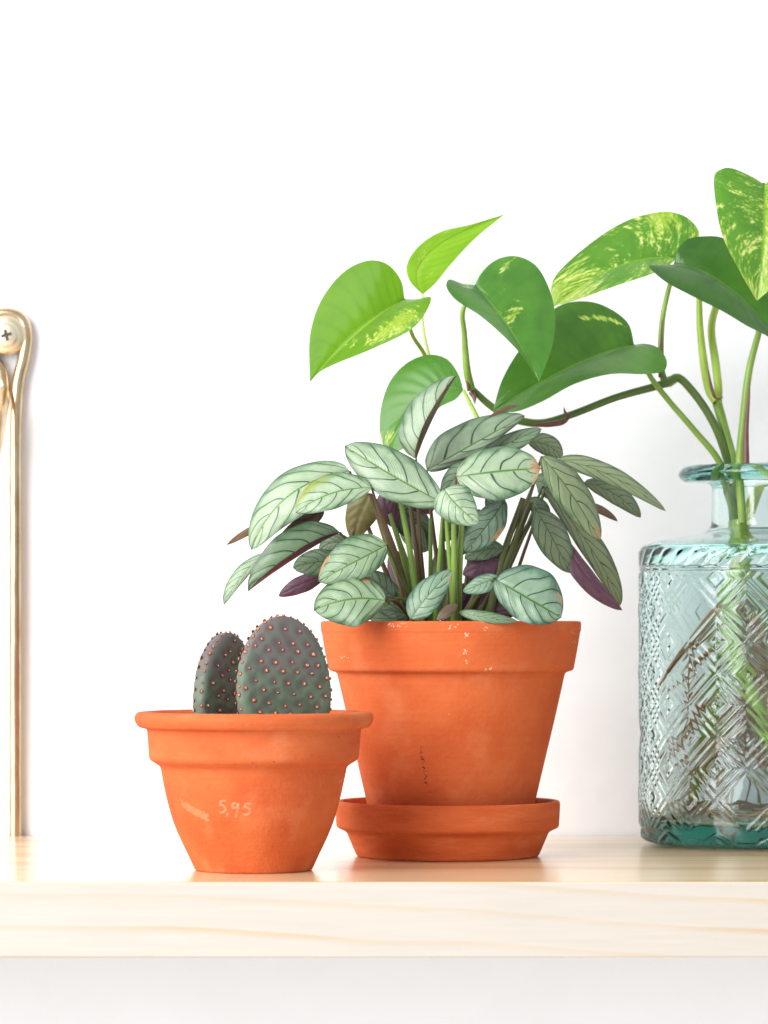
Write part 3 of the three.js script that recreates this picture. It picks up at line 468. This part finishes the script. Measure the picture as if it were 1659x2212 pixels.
  stem(px([[1604, 1130], [1598, 1003], [1605, 917], [1618, 802], [1640, 715]], 2.05, 2.06), [R(9), R(9), R(9), R(8), R(7)], vineGreen, cutC);
  stem(px([[1612, 1003], [1612, 930], [1618, 850], [1620, 815]], 2.044, 2.046), [R(7), R(6), R(4), R(1)], sheathBrown, cutC, 'leaf_sheath', 20);
  stem(px([[1600, 1160], [1640, 1050], [1672, 990], [1690, 900]], 2.07, 2.08), [R(14), R(13), R(9), R(7)], vinePale, cutC, 'leaf_stalk', 20);
  // below the mouth: pale stems through the neck into the water, and the roots
  stem(px([[1585, 1125], [1588, 1200], [1580, 1320], [1562, 1450], [1535, 1600], [1500, 1730]], 2.076, 2.06), [R(12), R(15), R(18), R(18), R(16), R(10)], vineGreen, cutA, 'stem', 40);
  stem(px([[1596, 1125], [1600, 1200], [1575, 1300], [1590, 1420], [1640, 1540], [1662, 1620]], 2.06, 2.03), [R(12), R(15), R(20), R(20), R(16), R(8)], vineLime, cutB, 'stem', 40);
  stem(px([[1606, 1128], [1612, 1220], [1660, 1350], [1690, 1500], [1650, 1680]], 2.066, 2.1), [R(11), R(13), R(13), R(11), R(8)], vineLime, cutC, 'stem', 40);
  const hosts = [cutA, cutB, cutC];
  for (let k = 0; k < 18; k++) { const a0 = rr(0, 6.28), q = rr(0.03, 0.058), pts = []; for (let i = 0; i < 8; i++) { const a = a0 + i * rr(0.18, 0.42), r = q * rr(0.86, 1.04); pts.push(V(X3 + Math.cos(a) * r, CAMH - (1772 - rr(0, 34) - YH) * S3, Z3 + Math.sin(a) * r)); } stem(pts, [R(3.5), R(3), R(1.5)], rootMat, hosts[k % 3], 'root', 40); }
  for (const [x0, y0, x1, y1, z] of [[1560, 1300, 1424, 1480, 0.045], [1556, 1316, 1440, 1450, 0.05], [1600, 1560, 1470, 1690, 0.04], [1640, 1480, 1720, 1640, 0.04], [1520, 1500, 1450, 1640, 0.03]]) { const a = at(x0, y0, PD3 - z), b = at(x1, y1, PD3 - z * 0.8), m = a.clone().lerp(b, 0.5).add(V(0.004, 0.003, 0)); stem([a, m, b], [R(6), R(5), R(2.5)], rootMat, cutA, 'root', 24); }
  for (let k = 0; k < 44; k++) {
    const c = hosts[k % 3], y0 = rr(1290, 1600), a0 = rr(0, 6.28), pts = []; let x = 1605 + rr(-15, 30), z = rr(-0.01, 0.01), y = y0, dx = Math.cos(a0) * rr(16, 46), dz = Math.sin(a0) * 0.008;
    const n = Math.round(rr(5, 9)), low = 1790;
    for (let i = 0; i < n; i++) { const q = at(x, Math.min(y, low + rr(-8, 4)), PD3); const rad = Math.hypot(q.x - X3, z); if (rad > 0.059) { x = CX + (X3 + (q.x - X3) * 0.059 / rad) / S3; z *= 0.059 / rad; q.x = X3 + (q.x - X3) * 0.059 / rad; } pts.push(V(q.x, q.y, Z3 + z)); dx += rr(-12, 12); dz += rr(-0.005, 0.005); x += dx; z += dz; y += rr(20, 72); }
    stem(pts, [R(5), R(4), R(3), R(1.6)], rootMat, c, 'root', 36);
  }
}

// ---------------------------------------------------------------- glass vase and its water
const yOf = (py) => CAMH - (py - YH) * S3, HALF = 26, CELL = 66.5;
const PAT0 = 1236, PAT1 = 1786;
function relief(a, py) {   // a in half-cells round the vase, py down the body; height in lens units
  const ridge = (d, c, w) => Math.exp(-(((d - c) / w) ** 2));
  const seam = Math.exp(-((((a - 7.2) % 26 + 26) % 26 / 0.03) ** 2)) * 1.2;
  if (py > PAT0 && py < PAT1) {
    const b = (py - 1320) / CELL; let i = Math.round(a), j = Math.round(b); let best = 9, bi = 0, bj = 0;
    for (let di = -1; di <= 1; di++) for (let dj = -1; dj <= 1; dj++) if (((i + di + j + dj) & 1) === 0) { const d = Math.abs(a - i - di) + Math.abs(b - j - dj); if (d < best) { best = d; bi = ((i + di) % 26 + 26) % 26; bj = j + dj; } }
    const plain = hash(bi, bj, 5) < 0.14, f = smooth(PAT0, PAT0 + 8, py) * (1 - smooth(PAT1 - 8, PAT1, py));
    let h = ridge(best, 1, 0.10) * 2.3;
    if (!plain) h += ridge(best, 0.68, 0.10) * 2.3 + (1 - smooth(0.24, 0.36, best)) * 3.2 - (1 - smooth(0.05, 0.2, best)) * 1.2;
    return h * f + seam;
  }
  if (py >= PAT1 && py < 1836) { const f = Math.abs(((a * 0.5) % 1 + 1) % 1 - 0.5) * 2, q = (py - PAT1 - 3) / 42, e = (1 - smooth(0.92, 1.05, q)); return (ridge(q, 0.06 + f * 0.85, 0.09) * 3.2 + ridge(q, 0.45 + f * 0.85, 0.09) * 2.6) * e * smooth(0, 0.05, q + 0.05); }
  if (py <= PAT0 && py > 1184) { const q = (py - 1186) / 44, f = ((a * 1.5 + q * 0.9) % 1 + 1) % 1; return (ridge(f, 0.5, 0.18) * 2.2) * smooth(0, 0.2, q) * (1 - smooth(0.75, 1, q)) + ridge(q, 1.02, 0.07) * 1.5; }
  return 0;
}
{
  const body = [[0, base3], [225, base3, 4], [258, base3 - 6, 18], [268, 1795, 20], [268, 1190, 10], [262, 1180, 8], [240, 1172, 20], [130, 1154, 16], [113, 1140, 14], [112, 1052, 6], [122, 1045, 8], [172, 1044, 10], [188, 1027, 18], [172, 1008, 12], [112, 1007, 8], [98, 1020, 10], [99, 1138, 14], [120, 1164, 14], [220, 1194, 16], [245, 1226, 18], [250, 1755, 24], [236, 1776, 14], [0, 1780]];
  const P0 = rounded(body), P = [P0[0]];
  for (let i = 1; i < P0.length; i++) { const a = P0[i - 1], b = P0[i], d = Math.hypot(a[0] - b[0], a[1] - b[1]), outer = a[0] > 255 && b[0] > 255, k = Math.max(1, Math.ceil(d / (outer ? 2.0 : 8))); for (let s = 1; s <= k; s++) P.push([lerp(a[0], b[0], s / k), lerp(a[1], b[1], s / k)]); }
  const N = 26 * 24;
  const g = grid(N, P.length - 1, (i, j) => {
    const [r0, py] = P[j], ph = -Math.PI + 2 * Math.PI * i / N; let r = r0;
    if (r0 > 251) r += relief(i / 24, py) * 0.9;
    else if (r0 > 200 && r0 < 251 && py > 1216 && py < 1750) r += (fbm(Math.cos(ph) * 4 + 9, Math.sin(ph) * 4 + py * 0.02, 77, 2) - 0.5) * 2;
    return [r * S3 * Math.sin(ph), yOf(py) , r * S3 * Math.cos(ph), i / N, j / P.length];
  }, true);
  const t = thing('glass_vase', 'teal tinted pressed-glass bottle vase with diamond relief and flared lip', 'vase', [X3, 0.0004, Z3]);
  part('vase_body', g, std({ color: 0xffffff, roughness: 0.02, transmission: 1, thickness: 0.004, ior: 1.47, attenuationColor: new THREE.Color().setRGB(0.47, 0.83, 0.79), attenuationDistance: 0.03 }), t);
  const wl = 1234, wp = rounded([[0, 1777], [234, 1773, 14], [247, 1754, 24], [247, wl - 3], [245.5, wl, 0.5], [243, wl + 1, 1], [0, wl + 1]]);
  const wg = grid(128, wp.length - 1, (i, j) => { const ph = -Math.PI + 2 * Math.PI * i / 128; return [wp[j][0] * S3 * Math.sin(ph), yOf(wp[j][1]), wp[j][0] * S3 * Math.cos(ph)]; }, true);
  solo('water', wg, std({ color: 0xffffff, roughness: 0.01, transmission: 1, thickness: 0, ior: 1.1 }), 'clear water filling the glass vase up to its shoulder', 'water', [X3, 0.0004, Z3]);
}

// ---------------------------------------------------------------- brass hanger on the wall
{
  const d = 2.1575, s = d / F, t = thing('brass_hanger', 'brass rod hanger looped round a cross-head screw on the wall at the far left', 'hanger', [at(14, 724, d).x, 0, 0]);
  const brass = std({ color: new THREE.Color().setRGB(0.84, 0.72, 0.50), metalness: 1, roughness: 0.3 }), brassTex = tex(64, 256, (u, v) => { const n = fbm(u * 8, v * 60, 901, 3); return mix3([218, 198, 164], [178, 148, 110], clamp(n * 1.3 - 0.2)); });
  const rodMat = std({ map: brassTex, metalness: 1, roughness: 0.26 });
  const P = (x, y, dz = 0) => at(x, y, d - dz).sub(t.position);
  const loop = [[33, 1812], [33, 1500], [33, 1150], [33, 960], [35, 880], [40, 820], [52, 770], [57, 724], [47, 690], [14, 678], [-20, 690], [-30, 724], [-20, 765], [2, 800], [8, 840], [2, 900], [-16, 1000], [-60, 1200], [-150, 1560]].map(([x, y], i) => P(x, y, i > 14 ? (i - 14) * 0.02 : 0));
  const rod = part('rod', tube(loop, 13.5 * s, 260, 14), rodMat, t);
  const P2 = [[0, 15], [28, 15], [31, 13.5, 1], [36, 12, 2], [42, 6, 3], [43, 0]].map(([r, z, b]) => [r * s, z * s, (b || 0) * s]);
  const washer = turned(rounded(P2), 48); washer.rotateX(Math.PI / 2);
  const w = part('washer', washer, brass, t); w.position.copy(P(14, 724, 0.002));
  const hd = turned(rounded([[0, 6.6], [12, 6.2, 4], [22, 4, 3], [26.5, 0, 1], [27, -6]].map(([r, z, b]) => [r * s, z * s, (b || 0) * s]).reverse()), 48); hd.rotateX(Math.PI / 2);
  const h = part('screw', hd, std({ color: new THREE.Color().setRGB(0.86, 0.76, 0.56), metalness: 1, roughness: 0.34 }), t); h.position.copy(P(14, 724, 0.002 + 15 * s));
  const cross = []; for (const k of [0, 1]) { const b = new THREE.BoxGeometry(24 * s, 6.5 * s, 6 * s); b.rotateZ(k * Math.PI / 2 + (k ? 0.0002 : 0)); cross.push(b); }
  cross[1].scale(1, 1, 0.97);
  const cg = mergeGeometries(cross); cg.rotateZ(0.25);
  const rc = part('recess', cg, std({ color: new THREE.Color().setRGB(0.06, 0.045, 0.03), roughness: 0.7 }), h); rc.position.set(0, 0, 4.2 * s);
}

renderer.render(scene, camera);
